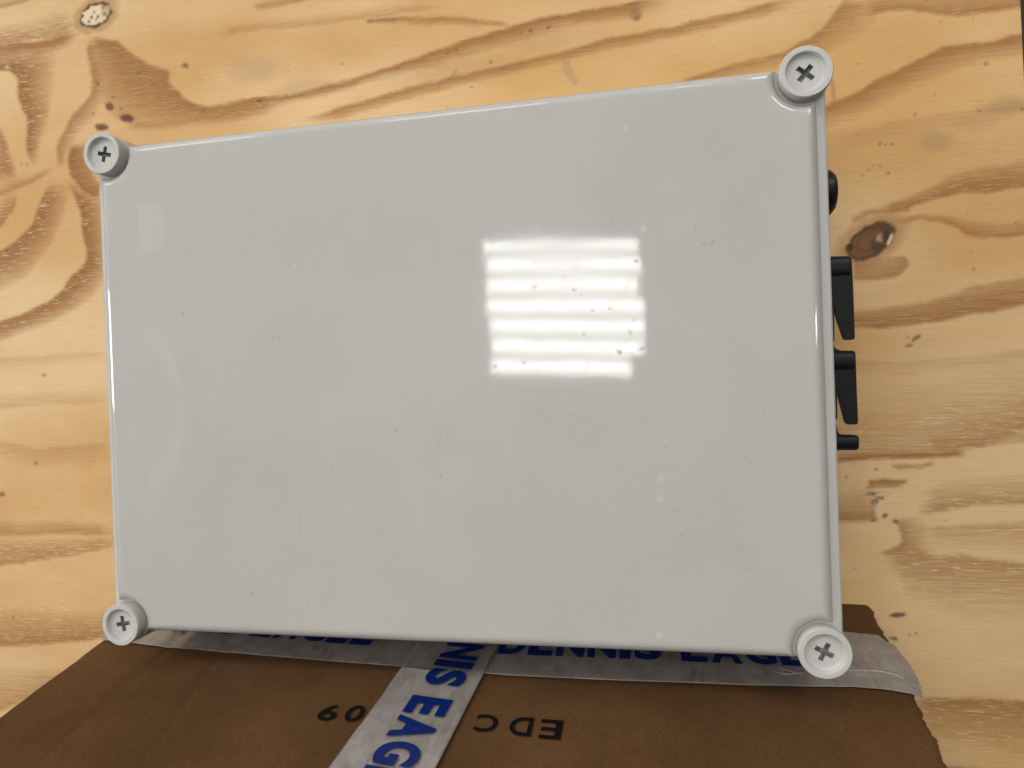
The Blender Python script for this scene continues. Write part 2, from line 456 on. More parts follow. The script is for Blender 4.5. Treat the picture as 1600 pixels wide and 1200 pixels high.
strip([(0,880),(60,874),(110,868),(185,850)], [(0,843),(60,842),(110,842),(185,838)], .5, .4, 1)
strip([(0,884),(40,878),(80,868),(112,867)], [(0,880),(40,873),(80,864),(112,865)], .7, .6)
strip([(0,1010),(60,1007),(110,1002),(190,995)], [(0,945),(60,950),(110,955),(190,950)], .62, .7, .8)
strip([(0,1112),(50,1090),(110,1062)], [(0,1040),(50,1045),(110,1042)], .45, .5, .4)
# top strip
strip([(400,18),(440,8),(480,0),(520,-10)], [(390,5),(430,-6),(460,-12),(500,-20)], .55)
strip([(340,60),(400,46),(450,45),(500,38),(600,25),(680,12)], [(340,42),(400,31),(450,28),(500,22),(600,10),(680,0)], .32, .8)
strip([(568,34),(600,29),(620,28),(650,27),(690,25),(730,28),(760,33),(796,39)], [(568,35),(600,35),(620,36),(650,40),(690,40),(730,40),(760,41),(796,41)], .6, .45)
strip([(330,164),(400,153),(450,148),(500,138),(550,124),(600,108),(650,91),(700,73),(750,57),(800,42),(850,28),(900,20),(950,12),(1000,1),(1030,-10)], [(330,182),(400,172),(450,160),(500,150),(550,137),(600,124),(650,110),(700,97),(750,85),(800,70),(850,56),(900,42),(950,34),(1000,28),(1060,10)], .78, .75)
strip([(470,188),(550,164),(620,142),(700,122),(750,110),(800,100),(870,84),(950,61),(1050,43),(1130,24),(1200,6),(1240,-8)], [(500,195),(560,178),(620,161),(700,141),(750,126),(800,116),(870,100),(950,80),(1050,60),(1130,42),(1200,24),(1250,10)], .68, .6)
strip([(1060,128),(1090,117),(1150,101),(1200,89),(1225,82),(1262,62),(1280,46),(1300,27),(1312,10),(1320,-8)], [(1060,140),(1100,135),(1150,125),(1200,112),(1240,98),(1290,85),(1340,60),(1380,30),(1400,10),(1410,0)], .62, .9, .2)
strip([(1340,32),(1375,18),(1412,16),(1450,20),(1487,26),(1525,21),(1597,11)], [(1325,5),(1375,-6),(1412,-10),(1450,-10),(1487,-10),(1525,-12),(1597,-18)], .62, .5, .3)
strip([(1250,182),(1282,170),(1310,155),(1340,145),(1362,132),(1375,122),(1400,112),(1425,97),(1450,86),(1465,76),(1487,71),(1525,69),(1562,61),(1598,52)], [(1250,215),(1282,205),(1310,195),(1350,182),(1400,155),(1450,130),(1500,110),(1550,97),(1598,90)], .72, .8)
strip([(1300,215),(1400,190),(1500,175),(1598,160)], [(1300,245),(1400,225),(1500,200),(1598,185)], .18)
# right
strip([(1370,334),(1425,323),(1460,310),(1490,302),(1525,301),(1550,300),(1575,294),(1600,290)], [(1365,322),(1430,305),(1465,285),(1500,268),(1530,260),(1560,256),(1600,250)], .66, .4, .5)
strip([(1330,350),(1355,335),(1400,332),(1425,330)], [(1325,338),(1355,324),(1400,320),(1425,318)], .55, .8)
strip([(1395,352),(1440,342),(1475,346),(1498,356),(1510,366),(1525,371),(1560,372),(1600,368)], [(1400,338),(1440,334),(1480,337),(1510,342),(1550,348),(1600,344)], .6, .6)
strip([(1330,437),(1360,439),(1385,435),(1405,428),(1421,416),(1419,405),(1406,400)], [(1330,400),(1360,402),(1375,402),(1390,401),(1398,401),(1400,401),(1402,400)], .55, .3)
strip([(1300,512),(1335,512),(1375,513),(1420,508),(1480,501),(1520,490),(1560,484),(1600,478)], [(1300,487),(1335,484),(1400,478),(1450,470),(1485,460),(1510,447),(1537,443),(1575,437),(1600,434)], .66, .25, .5)
strip([(1300,560),(1400,566),(1500,560),(1600,548)], [(1300,590),(1400,592),(1500,582),(1600,575)], .2)
strip([(1440,702),(1480,704),(1530,700),(1560,690),(1600,672)], [(1400,640),(1480,600),(1530,590),(1560,585),(1600,575)], .52, .8, 1)
strip([(1290,712),(1400,706),(1500,702),(1600,690)], [(1290,600),(1400,592),(1500,575),(1600,560)], .36, .9, .5)
strip([(1300,702),(1360,700),(1440,700)], [(1300,650),(1360,648),(1440,640)], .3, .5, .3)
strip([(1300,723),(1350,719),(1400,717),(1450,717),(1510,712)], [(1300,710),(1400,705),(1450,703),(1510,702)], .75, .3)
strip([(1390,729),(1410,732),(1432,732),(1460,726)], [(1392,724),(1410,725),(1432,727),(1460,722)], .7, .5)
strip([(1355,752),(1380,750),(1405,749),(1420,750)], [(1350,768),(1375,765),(1400,760),(1412,756)], .75, .4, .6)
strip([(1300,815),(1330,815),(1355,815),(1372,808)], [(1300,772),(1330,765),(1350,760),(1365,772)], .6, .8)
strip([(1430,806),(1475,797),(1525,790),(1600,787)], [(1440,765),(1475,752),(1540,745),(1600,735)], .5, .8, 1)
strip([(1396,813),(1408,830),(1410,845),(1405,853),(1392,859),(1376,861)], [(1435,805),(1460,825),(1470,850),(1470,872),(1435,880),(1396,872)], .6, 1.0, .5)
strip([(1376,862),(1400,857),(1430,852),(1450,866),(1500,868),(1550,875),(1600,880)], [(1400,910),(1430,945),(1500,972),(1550,975),(1600,980)], .5, .8, .9)
strip([(1440,825),(1500,820),(1600,815)], [(1440,860),(1500,862),(1600,865)], .34, .9, .7)
strip([(1425,1092),(1480,1090),(1540,1091),(1600,1094)], [(1435,1140),(1500,1160),(1550,1175),(1600,1190)], .62, .75, .8)
strip([(1450,1195),(1520,1200),(1600,1210)], [(1450,1230),(1520,1240),(1600,1240)], .5, .6, .6)
# unseen part under the enclosure: the same rings running through
for yl, yr in ((300, 560), (380, 660), (540, 720), (640, 800), (760, 880), (900, 980), (1040, 1090), (1150, 1190)):
    xs = np.linspace(190, 1280, 14); t = (xs - 190) / 1090
    yc = yl + (yr - yl) * t * 0.5 + 26 * np.sin(t * 5 + yl)
    strip(np.c_[xs, yc], np.c_[xs, yc + 26 + 10 * np.sin(t * 7 + yr)], .55, .7, .4)
def blur(A, k=1):
    for _ in range(k):
        A = (A + np.roll(A, 1, 0) + np.roll(A, -1, 0)) / 3
        A = (A + np.roll(A, 1, 1) + np.roll(A, -1, 1)) / 3
    return A
# fill single-cell gaps, then soften
for A in (fig, flk):
    nb = np.maximum(np.minimum(np.roll(A, 1, 0), np.roll(A, -1, 0)), np.minimum(np.roll(A, 1, 1), np.roll(A, -1, 1)))
    np.maximum(A, nb, out=A)
fig = blur(fig, 1); flk = blur(flk, 3)
# extra torn-fibre patches
for cx, cy, a, b_ in ((50, 860, 110, 20), (40, 960, 100, 22), (95, 35, 40, 22), (1490, 660, 90, 30), (1480, 785, 90, 18), (1440, 920, 60, 40), (1530, 1160, 80, 30), (1470, 940, 110, 20), (1520, 640, 60, 40)):
    v_ = 0.9 * (1 - sstep(0.5, 1.1, ell(cx, cy, a, b_, 0, .3, .03))); flk[WIN] = np.maximum(flk[WIN], v_)
# grey smears of dirt
for cx, cy, a, b_, s_ in ((1465, 220, 45, 22, .45), (1575, 165, 60, 18, .55), (1530, 190, 50, 14, .3), (400, 108, 60, 30, .35), (700, 110, 160, 26, .22), (890, 112, 16, 30, .0), (480, 140, 70, 16, .3), (860, 60, 90, 20, .25), (1330, 770, 40, 30, .2)):
    v_ = s_ * (1 - sstep(0.3, 1.1, ell(cx, cy, a, b_, -8, .4, .03))); sta[WIN] = np.maximum(sta[WIN], v_)
e = ell(889, 112, 9, 26, -28, .35, .08); sta[WIN] = np.maximum(sta[WIN], .5 * (1 - sstep(0.7, 1.05, e)))
# knots
e = ell(150, 23, 27, 19, -28, .16, .15)
paint(1 - sstep(1.15, 1.6, e), (0.40, 0.20, 0.07), .6)
paint(1 - sstep(0.92, 1.06, e), (0.055, 0.030, 0.016), .95)
paint(1 - sstep(0.72, 0.80, ell(148, 24, 27, 19, -28, .22, .2)), (0.80, 0.63, 0.40), .96)
paint((1 - sstep(0.6, 1, ell(166, 17, 8, 11, 15, .5, .3))), (0.52, 0.36, 0.21), .9)
for x, y, r in ((143, 27, 2.2), (153, 26, 2.2), (147, 19, 1.6), (150, 31, 1.5), (160, 12, 2.0), (163, 22, 1.8), (139, 34, 2)):
    paint(1 - sstep(.5, 1.2, ell(x, y, r, r * 1.5, 10, 0)), (0.06, 0.035, 0.02), .9)
e = ell(1360, 377, 41, 23, -33, .10, .10)
paint(1 - sstep(1.2, 1.9, e), (0.36, 0.17, 0.055), .55)
paint(1 - sstep(0.95, 1.15, e), (0.075, 0.036, 0.016), .92)
paint((1 - sstep(0.74, 0.86, ell(1356, 380, 38, 22, -33, .14, .15))), (0.20, 0.098, 0.040), .95)
ring = np.abs(ell(1360, 377, 41, 23, -33, .10, .10) - 0.55); paint(1 - sstep(.03, .12, ring), (0.13, 0.06, 0.025), .6)
paint(1 - sstep(.6, 1.0, ell(1371, 381, 17, 14, -30, .3, .2)), (0.085, 0.042, 0.02), .8)
paint(1 - sstep(.6, 1.0, ell(1375, 372, 9, 8, -30, .4, .3)), (0.46, 0.31, 0.17), .9)
paint(1 - sstep(.6, 1.0, ell(1383, 368, 6, 12, 20, .3, .3)), (0.055, 0.03, 0.016), .85)
paint(1 - sstep(.6, 1.0, ell(1391, 374, 3.2, 13, 22, .3, .3)), (0.76, 0.60, 0.42), .95)
paint(1 - sstep(.6, 1.0, ell(1325, 379, 4, 3, -20, .3, .3)), (0.62, 0.47, 0.30), .8)
paint(1 - sstep(.5, 1.1, ell(1328, 386, 7, 8, -33, .3, .3)), (0.04, 0.02, 0.012), .8)
# bark streaks of the third knot
for x, y, a, b_, r in ((1365, 771, 10, 4, -10), (1376, 778, 7, 3, 10), (1367, 785, 6, 10, 20), (1383, 806, 5, 4, -40), (1366, 812, 9, 2.5, 0), (1399, 815, 5, 2.5, 30)):
    paint(1 - sstep(.5, 1.1, ell(x, y, a, b_, r, .6, .2)), (0.12, 0.065, 0.04), .8)
paint(1 - sstep(.5, 1.1, ell(1378, 772, 12, 3, -8, .6, .2)), (0.70, 0.52, 0.36), .7)
paint(1 - sstep(.5, 1.1, ell(1366, 790, 3, 9, 20, .6, .2)), (0.52, 0.40, 0.32), .6)
# resin spots
for x, y, a, b_, r, al in ((171, 166, 8, 7.5, -30, .85), (199, 185, 14, 7.5, 5, .92), (158, 199, 12, 6.5, 3, .9), (289, 102, 6.5, 4.5, 0, .7), (177, 152, 4, 2, 0, .6), (189, 170, 3.5, 2, 0, .7), (146, 177, 2.5, 1.5, 0, .6), (1403, 961, 14, 4, -3, .9), (1397, 998, 9, 3, 15, .75), (1421, 992, 2.5, 2.5, 0, .6), (1431, 989, 2.5, 2, 0, .6),
                       (1432, 528, 9, 4, -35, .7), (1421, 540, 8, 3, -10, .6), (1418, 527, 3, 2, 0, .5), (993, 23, 10, 12, 20, .35), (996, 27, 6, 5, 0, .45)):
    paint(1 - sstep(.62, 1.08, ell(x, y, a, b_, r, .35, .16)), (0.135, 0.042, 0.030), al)
for x, y, r in ((153, 131, 2.4), (217, 114, 2.4), (1521, 420, 2.6), (3, 772, 5), (57, 724, 2.8), (20, 965, 2), (69, 586, 3), (1430, 179, 2), (1341, 100, 1.2), (1470, 34, 1.5), (1520, 29, 1.6), (1541, 100, 3.2), (1530, 174, 2.2), (1597, 171, 3), (1375, 225, 2.6), (1384, 226, 2), (1394, 225, 2.6), (1388, 270, 2.6), (1364, 259, 2), (1374, 259, 1.8), (1357, 266, 1.8), (1347, 274, 1.6), (1460, 147, 1.4), (405, 157, 4), (535, 99, 1.6), (610, 144, 1.8), (700, 83, 2), (713, 78, 1.8), (767, 97, 2), (737, 136, 1.6), (450, 112, 1.4), (829, 48, 3), (857, 43, 3.4), (815, 51, 1.6), (1080, 33, 1.8), (318, 172, 2), (34, 256, 1.8), (42, 257, 1.8), (1368, 733, 2), (1371, 734, 2), (1322, 745, 2), (1587, 348, 1.8), (1511, 333, 1.5), (1517, 393, 1.6)):
    paint(1 - sstep(.5, 1.25, ell(x, y, r * 1.15, r * .85, 0, .3, .3)), (0.085, 0.045, 0.024), .7)
for (x0_, y0_, x1_, y1_, wd, al) in ((1300, 126, 1303, 153, 4, .45), (700, 124, 714, 110, 2.2, .4), (575, 33, 620, 30, 2.2, .6)):
    dx, dy = x1_ - x0_, y1_ - y0_; LL = math.hypot(dx, dy)
    ell((x0_ + x1_) / 2, (y0_ + y1_) / 2, LL, LL); wx, wy = gx[WIN], gy[WIN]
    tt = np.clip(((wx - x0_) * dx + (wy - y0_) * dy) / LL ** 2, 0, 1)
    dd = np.hypot(wx - x0_ - tt * dx, wy - y0_ - tt * dy) * (1 + .6 * (fbm(wx * .2, wy * .2, 2) - .5))
    paint(1 - sstep(wd * .5, wd * 1.1, dd), (0.25, 0.13, 0.06), al)

BX0, BX1, BY0, BY1 = -0.400, 0.2995, -0.300, 0.305
CELL = 0.00078
xs = np.linspace(BX0, BX1, int((BX1 - BX0) / CELL)); ys = np.linspace(BY0, BY1, int((BY1 - BY0) / CELL))
GX, GY = np.meshgrid(xs, ys)
GX = GX + (GX - BX0) / (BX1 - BX0) * (-0.0145 * (GY - 0.18))      # right edge of the sheet runs slightly askew
GZ = np.zeros_like(GX)
PX, PY = to_px(np.stack([GX, GY, GZ], -1))
WX = PX + 7 * (fbm(PX * .045, PY * .045, 4) - .5) + 2.0 * (fbm(PX * .2 + 40, PY * .5, 2) - .5)
WY = PY + 6 * (fbm(PX * .035 + 50, PY * .06 + 9, 4) - .5) + 3.2 * (fbm(PX * .09 + 11, PY * .7, 3) - .5)
def samp(A, x, y):
    fx = np.clip((x - X0) / CS, 0, NXR - 1.01); fy = np.clip((y - Y0) / CS, 0, NYR - 1.01)
    ix = fx.astype(int); iy = fy.astype(int); tx = fx - ix; ty = fy - iy
    if A.ndim == 3: tx = tx[..., None]; ty = ty[..., None]
    return (A[iy, ix] * (1 - tx) + A[iy, ix + 1] * tx) * (1 - ty) + (A[iy + 1, ix] * (1 - tx) + A[iy + 1, ix + 1] * tx) * ty
me = grid_mesh('bench_top', GX, GY, GZ)
n_v = GX.size
color_attr(me, 'figure', np.stack([samp(fig, WX, WY), samp(flk, WX, WY), samp(sta, PX, PY), np.ones_like(PX)], -1).reshape(-1, 4))
color_attr(me, 'mark', samp(mk, PX, PY).reshape(-1, 4))
bench = mesh_obj('bench_top', me, MAT_WOOD)
tag(bench, 'knotty pale pine plywood bench top under the grey box', kind='structure')
bm = bmesh.new()
vs = []
for z in (-0.0004, -0.018):
    for i, j in ((0, 0), (0, -1), (-1, -1), (-1, 0)):
        vs.append(bm.verts.new((GX[i, j] , GY[i, j], z)))
bm.faces.new(vs[:4]); bm.faces.new(vs[4:][::-1])
for k in range(4):
    bm.faces.new((vs[k], vs[(k + 1) % 4], vs[4 + (k + 1) % 4], vs[4 + k]))
core = bm_obj('plywood_core', bm, MAT_CORE, bench)

# ------------------------------------------------------------------ enclosure
HW, HD = 0.170, 0.12136            # half distances between the knob axes
enc = bpy.data.objects.new('electrical_enclosure', None)
link(enc); enc.empty_display_size = 0.02
tag(enc, 'scuffed glossy light grey plastic enclosure box with a screw knob at each corner', 'enclosure')

LX, LY, NR, FR = 0.1748, 0.1255, 0.0118, 0.0050    # lid half sizes, notch radius, fillet
def lid_outline(d, arc=20, seg=24):
    """rectangle inset by d with a concave notch round each knob; constant vertex count"""
    a, b_, r = LX - d, LY - d, NR + d
    pts = []
    for sx, sy in ((1, 1), (-1, 1), (-1, -1), (1, -1)):
        cx, cy = sx * HW, sy * HD
        ya = cy - sy * math.sqrt(max(r * r - (sx * a - cx) ** 2, 0))     # on the side x = sx*a
        xb = cx - sx * math.sqrt(max(r * r - (sy * b_ - cy) ** 2, 0))    # on the side y = sy*b
        pA = (sx * a, ya); pB = (xb, sy * b_)
        tA = math.atan2(pA[1] - cy, pA[0] - cx); tB = math.atan2(pB[1] - cy, pB[0] - cx)
        if sx * sy < 0: pA, pB, tA, tB = pB, pA, tB, tA
        dt = (tB - tA + math.pi) % (2 * math.pi) - math.pi
        if abs(dt) < 1e-6: dt = 0
        pts.append([(cx + r * math.cos(tA + dt * k / arc), cy + r * math.sin(tA + dt * k / arc)) for k in range(arc + 1)])
    out = []
    for i in range(4):
        out += pts[i]
        p, q = pts[i][-1], pts[(i + 1) % 4][0]
        out += [(p[0] + (q[0] - p[0]) * k / seg, p[1] + (q[1] - p[1]) * k / seg) for k in range(1, seg)]
    return out
prof = [(0.0, LID_Z - 0.0068), (0.0, LID_Z - FR - 0.0006), (0.0, LID_Z - FR)]
for k in range(1, 9):
    t = k / 8 * math.pi / 2
    prof.append((FR * (1 - math.cos(t)), LID_Z - FR + FR * math.sin(t)))
prof.append((FR + 0.0012, LID_Z))
bm = bmesh.new()
rings = [[bm.verts.new((x, y, z)) for x, y in lid_outline(d)] for d, z in prof]
n = len(rings[0])
for A, B in zip(rings[:-1], rings[1:]):
    for i in range(n):
        bm.faces.new((A[i], A[(i + 1) % n], B[(i + 1) % n], B[i]))
lid = bm_obj('lid', bm, MAT_LID, enc, 40)
# the lid's face: dense sheet in the middle, four plates reaching into the notched corners
D = FR + 0.0012
fx_, fy_ = LX - D, LY - D
cxn, cyn = HW - NR - D - 0.0004, HD - NR - D - 0.0004     # notch-free core half sizes
gxs = np.linspace(-cxn, cxn, 640); gys = np.linspace(-fy_, fy_, 480)
# --- marks on the lid, laid out in lid metres
def lidp(px, py): return on_z(px, py, LID_Z)[:2]
LXX, LYY = np.meshgrid(gxs, gys)
m_dark = np.zeros_like(LXX); m_white = np.zeros_like(LXX); m_haze = np.zeros_like(LXX)
def lwin(x0, y0, x1, y1, m):
    i0, i1 = np.searchsorted(gxs, (min(x0, x1) - m, max(x0, x1) + m)); j0, j1 = np.searchsorted(gys, (min(y0, y1) - m, max(y0, y1) + m))
    return (slice(j0, j1), slice(i0, i1))
def lspot(px, py, r, arr, s, ar=1.0, rot=0.0, wob=.4, fr=900, soft=.45):
    x, y = lidp(px, py); r = r * 0.00029
    c, s_ = math.cos(math.radians(rot)), math.sin(math.radians(rot))
    W = lwin(x, y, x, y, r * max(ar, 1) * 2.4 + .001)
    wx, wy = LXX[W], LYY[W]; dx, dy = wx - x, wy - y
    e = np.hypot((dx * c + dy * s_) / (r * ar), (-dx * s_ + dy * c) / r) * (1 + wob * 2 * (fbm(wx * fr, wy * fr, 3) - .5))
    arr[W] = np.maximum(arr[W], s * (1 - sstep(soft, 1.1, e)))
def lline(pts, w, arr, s):
    P = [lidp(*p) for p in pts]
    for (x0, y0), (x1, y1) in zip(P[:-1], P[1:]):
        dx, dy = x1 - x0, y1 - y0; L2 = dx * dx + dy * dy
        W = lwin(x0, y0, x1, y1, .002); wx, wy = LXX[W], LYY[W]
        t = np.clip(((wx - x0) * dx + (wy - y0) * dy) / L2, 0, 1)
        dd = np.hypot(wx - x0 - t * dx, wy - y0 - t * dy)
        v = s * (1 - sstep(w * .00014, w * .0004, dd))
        arr[W] = np.maximum(arr[W], v)
for p in ((978, 200, 6, .5), (975, 148, 5, .5), (1005, 357, 6, .7), (1033, 748, 7, .6), (1032, 779, 6.5, .5), (1030, 992, 7, .7), (461, 415, 6, .4), (838, 356, 5, .3), (1210, 706, 6, .3), (600, 480, 4, .2)):
    lspot(p[0], p[1], p[2], m_white, p[3], wob=.15)
for px, py, r, s, ar, rot in ((286, 491, 3.5, .30, 1.5, 50), (425, 529, 2.6, .38, 1.5, 30), (435, 527, 2.4, .45, 1.6, 25), (394, 331, 3.5, .18, 1.6, 30), (423, 562, 3, .26, 1.7, 30), (362, 408, 2, .25, 1.6, 30), (391, 366, 2.6, .15, 1.6, 30),
        (619, 674, 3, .40, 1.5, 30), (470, 665, 2.3, .25, 1.5, 0), (395, 928, 5, .36, .75, 0), (391, 705, 2.3, .3, 1.6, 20), (411, 707, 2.5, .34, 1.6, 0), (519, 728, 2, .4, 1.4, 20), (538, 723, 3, .2, 2, 10), (469, 836, 3, .32, 1.2, 0), (688, 744, 2.6, .42, 1.5, -40), (675, 772, 2.2, .45, 1.4, 0), (662, 766, 1.4, .3, 1, 0), (200, 834, 2, .3, 1.3, 0), (207, 834, 2, .25, 1, 0),
        (1040, 700, 3, .40, 1.2, 0), (1066, 836, 3, .50, .7, 20), (1166, 890, 2, .55, 1.5, -20), (1058, 797, 3, .2, 2, 20), (986, 768, 1.8, .25, 1.5, 0), (1247, 836, 2, .25, .7, 0), (1092, 372, 3, .34, .6, 0), (1113, 378, 5, .32, 1.2, 40), (1100, 381, 3, .25, 2, 0), (1193, 312, 3, .28, 1.2, 0), (1120, 362, 2, .25, 1, 0), (994, 408, 4, .45, 1.3, -30), (912, 522, 4, .45, 1.6, -40), (968, 551, 4, .6, 1.6, -45), (953, 482, 3.5, .4, 1.5, -20), (896, 452, 3.6, .45, 1.8, -30), (835, 448, 4, .35, 1.8, 20), (925, 485, 4, .35, 1.6, 10), (985, 520, 5, .36, 1.6, -40), (818, 566, 3.4, .4, 1.8, -20), (774, 572, 3.6, .4, 1.3, 0), (880, 432, 4, .25, 2, 0), (1003, 544, 4, .3, 2, 20), (870, 393, 3, .25, 1, 0), (908, 460, 3, .35, 1.2, -40), (960, 412, 3, .2, 1, 0), (990, 500, 4, .25, 2, 0),
        (848, 662, 2, .3, 1, 0), (731, 179, 1.4, .5, 1.4, 0), (1052, 163, 2, .4, 2, 40), (1168, 172, 1.3, .5, 1, 0), (1157, 199, 1.3, .5, 1, 0), (1160, 265, 1.5, .5, 1, 0), (1143, 263, 1.5, .3, 1, 0), (1040, 269, 1.5, .45, 1, 0), (954, 314, 1.3, .5, 1, 0), (996, 370, 1.3, .5, 1, 0), (1037, 396, 1.2, .4, 1, 0), (500, 770, 1.4, .3, 1, 0), (1193, 641, 1.8, .6, 1.4, -40), (1077, 674, 1.2, .5, 1, 0), (1038, 811, 1.2, .5, 1, 0), (528, 923, 1.5, .35, 1, 0), (440, 892, 1.3, .4, 1, 0), (704, 810, 1.3, .45, 1, 0), (671, 962, 1.2, .4, 1, 0), (1220, 938, 2, .4, 2.2, -15), (908, 954, 1.3, .4, 1, 0)):
    lspot(px, py, r * .85, m_dark, s * .95, ar, rot, .6, 1500, .15)
for pts, w, s in (([(1161, 710), (1169, 718), (1172, 723), (1177, 727)], 1.0, .55), ([(838, 588), (886, 487)], .9, .22), ([(1083, 232), (1092, 241)], 1.0, .4), ([(1022, 276), (1029, 279)], 1.0, .4), ([(951, 195), (952, 203)], .9, .35), ([(1155, 848), (1170, 866)], 1.0, .35), ([(473, 845), (474, 870)], .9, .22), ([(468, 800), (469, 830)], .9, .22), ([(480, 920), (485, 975)], .9, .22), ([(180, 388), (187, 384)], 1.2, .35), ([(171, 410), (177, 415)], 1.0, .35), ([(1112, 390), (1135, 400)], 1.2, .2), ([(1085, 365), (1088, 350)], 1.2, .25)):
    lline(pts, w * .8, m_dark, s * .55)
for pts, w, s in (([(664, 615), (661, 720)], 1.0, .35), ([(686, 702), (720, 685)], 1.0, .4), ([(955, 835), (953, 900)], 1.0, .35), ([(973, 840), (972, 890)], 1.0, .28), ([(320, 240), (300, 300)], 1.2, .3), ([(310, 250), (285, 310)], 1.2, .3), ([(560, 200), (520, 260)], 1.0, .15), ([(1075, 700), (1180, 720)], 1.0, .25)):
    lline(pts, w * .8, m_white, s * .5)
# hairline scratches that show in the mirror image of the roof light
for k in range(90):
    x, y = rng.uniform(740, 1020), rng.uniform(365, 600); an = math.radians(rng.normal(65, 14)); LL = rng.uniform(8, 40)
    lline([(x, y), (x + LL * math.cos(an), y - LL * math.sin(an))], .55, m_haze, rng.uniform(.1, .5))
# greasy wipes and dusty patches
DUST = fbm(LXX * 1600, LYY * 1600, 3)
for px, py, r, s, ar, rot in ((1150, 330, 40, .16, 1.2, 30), (900, 650, 60, .10, 1.6, 0), (690, 690, 55, .12, 1.2, 40), (470, 520, 70, .05, 1.5, 20), (1050, 200, 70, .06, 1.5, 30), (870, 420, 90, .05, 1, 0), (660, 640, 40, .10, .8, 0), (1120, 860, 60, .05, 1.3, 0)):
    x = np.zeros_like(LXX); lspot(px, py, r, x, 1.0, ar, rot, .5, 60, 0.0)
    m_dark = np.maximum(m_dark, x * s * sstep(.45, .75, DUST) * 1.1)
    m_haze = np.maximum(m_haze, x * s)
# a paler ring and a paler blob along the left side
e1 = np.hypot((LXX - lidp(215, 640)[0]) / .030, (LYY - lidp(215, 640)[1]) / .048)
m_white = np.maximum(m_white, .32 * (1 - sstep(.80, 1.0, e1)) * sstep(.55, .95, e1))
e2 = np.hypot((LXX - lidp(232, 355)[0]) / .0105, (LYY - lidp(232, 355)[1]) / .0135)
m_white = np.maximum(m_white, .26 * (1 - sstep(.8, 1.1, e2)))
me = grid_mesh('lid_face', LXX, LYY, np.full_like(LXX, LID_Z))
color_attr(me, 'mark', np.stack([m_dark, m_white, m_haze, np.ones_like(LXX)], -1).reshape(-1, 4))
sheet_center = me
# side plates with the corner cut-outs (planar n-gons butted to the dense sheet)
bm = bmesh.new(); bm.from_mesh(lid.data)
ol = lid_outline(D)
for s in (1, -1):
    poly = [(x, y) for x, y in ol if s * x > cxn + 1e-6]
    poly.sort(key=lambda p: 0)
    if s > 0:
        i0 = next(i for i in range(len(ol)) if s * ol[i][0] > cxn and not s * ol[i - 1][0] > cxn)
    else:
        i0 = next(i for i in range(len(ol)) if s * ol[i][0] > cxn and not s * ol[i - 1][0] > cxn)
    seq = []
    k = i0
    while s * ol[k % len(ol)][0] > cxn:
        seq.append(ol[k % len(ol)]); k += 1
    full = [(s * cxn, seq[0][1])] + seq + [(s * cxn, seq[-1][1])]
    bm.faces.new([bm.verts.new((x, y, LID_Z)) for x, y in full])
bmesh.ops.recalc_face_normals(bm, faces=bm.faces)
for f_ in bm.faces:
    if abs(f_.normal.z) > .999 and f_.normal.z < 0: f_.normal_flip()
bm.from_mesh(sheet_center)
me_l = bpy.data.meshes.new('lid'); bm.to_mesh(me_l); bm.free()
# carry the marks over
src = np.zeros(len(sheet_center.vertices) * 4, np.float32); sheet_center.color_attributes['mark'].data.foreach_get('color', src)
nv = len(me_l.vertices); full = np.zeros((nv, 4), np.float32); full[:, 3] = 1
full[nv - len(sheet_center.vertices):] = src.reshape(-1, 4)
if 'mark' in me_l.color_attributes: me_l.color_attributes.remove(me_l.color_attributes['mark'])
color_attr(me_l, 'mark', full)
smooth_by_angle(me_l, 40)
old = lid.data; lid.data = me_l
if not me_l.materials: me_l.materials.append(MAT_LID)
bpy.data.meshes.remove(old); bpy.data.meshes.remove(sheet_center)
lid['label'] = 'glossy lid scratched and scuffed'

# base: rim ledge, walls with corner pillars
def rrect(a, b_, r, n=8):
    pts = []
    for sx, sy, t0 in ((1, 1, 0), (-1, 1, 90), (-1, -1, 180), (1, -1, 270)):
        for k in range(n + 1):
            t = math.radians(t0 + 90 * k / n)
            pts.append((sx * (a - r) + r * math.cos(t), sy * (b_ - r) + r * math.sin(t)))
    return pts
RIM = LID_Z - 0.0048
bm = bmesh.new()
prof = [(0.1750, 0.1225, 0.006, 0.0), (0.1758, 0.1233, 0.006, 0.0012), (0.1770, 0.1245, 0.006, RIM - 0.012), (0.1786, 0.1256, 0.006, RIM - 0.0105), (0.1788, 0.1258, 0.006, RIM - 0.0008), (0.1780, 0.1250, 0.006, RIM), (0.165, 0.118, 0.004, RIM)]
rings = [[bm.verts.new((x, y, z)) for x, y in rrect(a, b_, r)] for a, b_, r, z in prof]
n = len(rings[0])
for A, B in zip(rings[:-1], rings[1:]):
    for i in range(n): bm.faces.new((A[i], A[(i + 1) % n], B[(i + 1) % n], B[i]))
bm.faces.new(rings[0][::-1]); bm.faces.new(rings[-1])
base = bm_obj('base', bm, MAT_BASE, enc, 35)
# the four pillars that carry the knobs are moulded with the base
bm = bmesh.new()
rr = []
for r, z in ((0.0098, 0.0006), (0.0104, 0.003), (0.0108, RIM - 0.004), (0.0108, RIM - 0.0006), (0.0102, RIM + 0.0002)):
    rr.append([bm.verts.new((r * math.cos(t), r * math.sin(t), z)) for t in np.linspace(0, 2 * math.pi, 40, endpoint=False)])
for A, B in zip(rr[:-1], rr[1:]):
    for i in range(40): bm.faces.new((A[i], A[(i + 1) % 40], B[(i + 1) % 40], B[i]))
bm.faces.new(rr[0][::-1]); bm.faces.new(rr[-1])
pil = bm_obj('corner_pillar', bm, MAT_BASE, base, 35)
pil.location = (HW, HD, 0)
for sx, sy in ((-1, 1), (-1, -1), (1, -1)):
    q = pil.copy(); link(q, base); q.location = (sx * HW, sy * HD, 0)

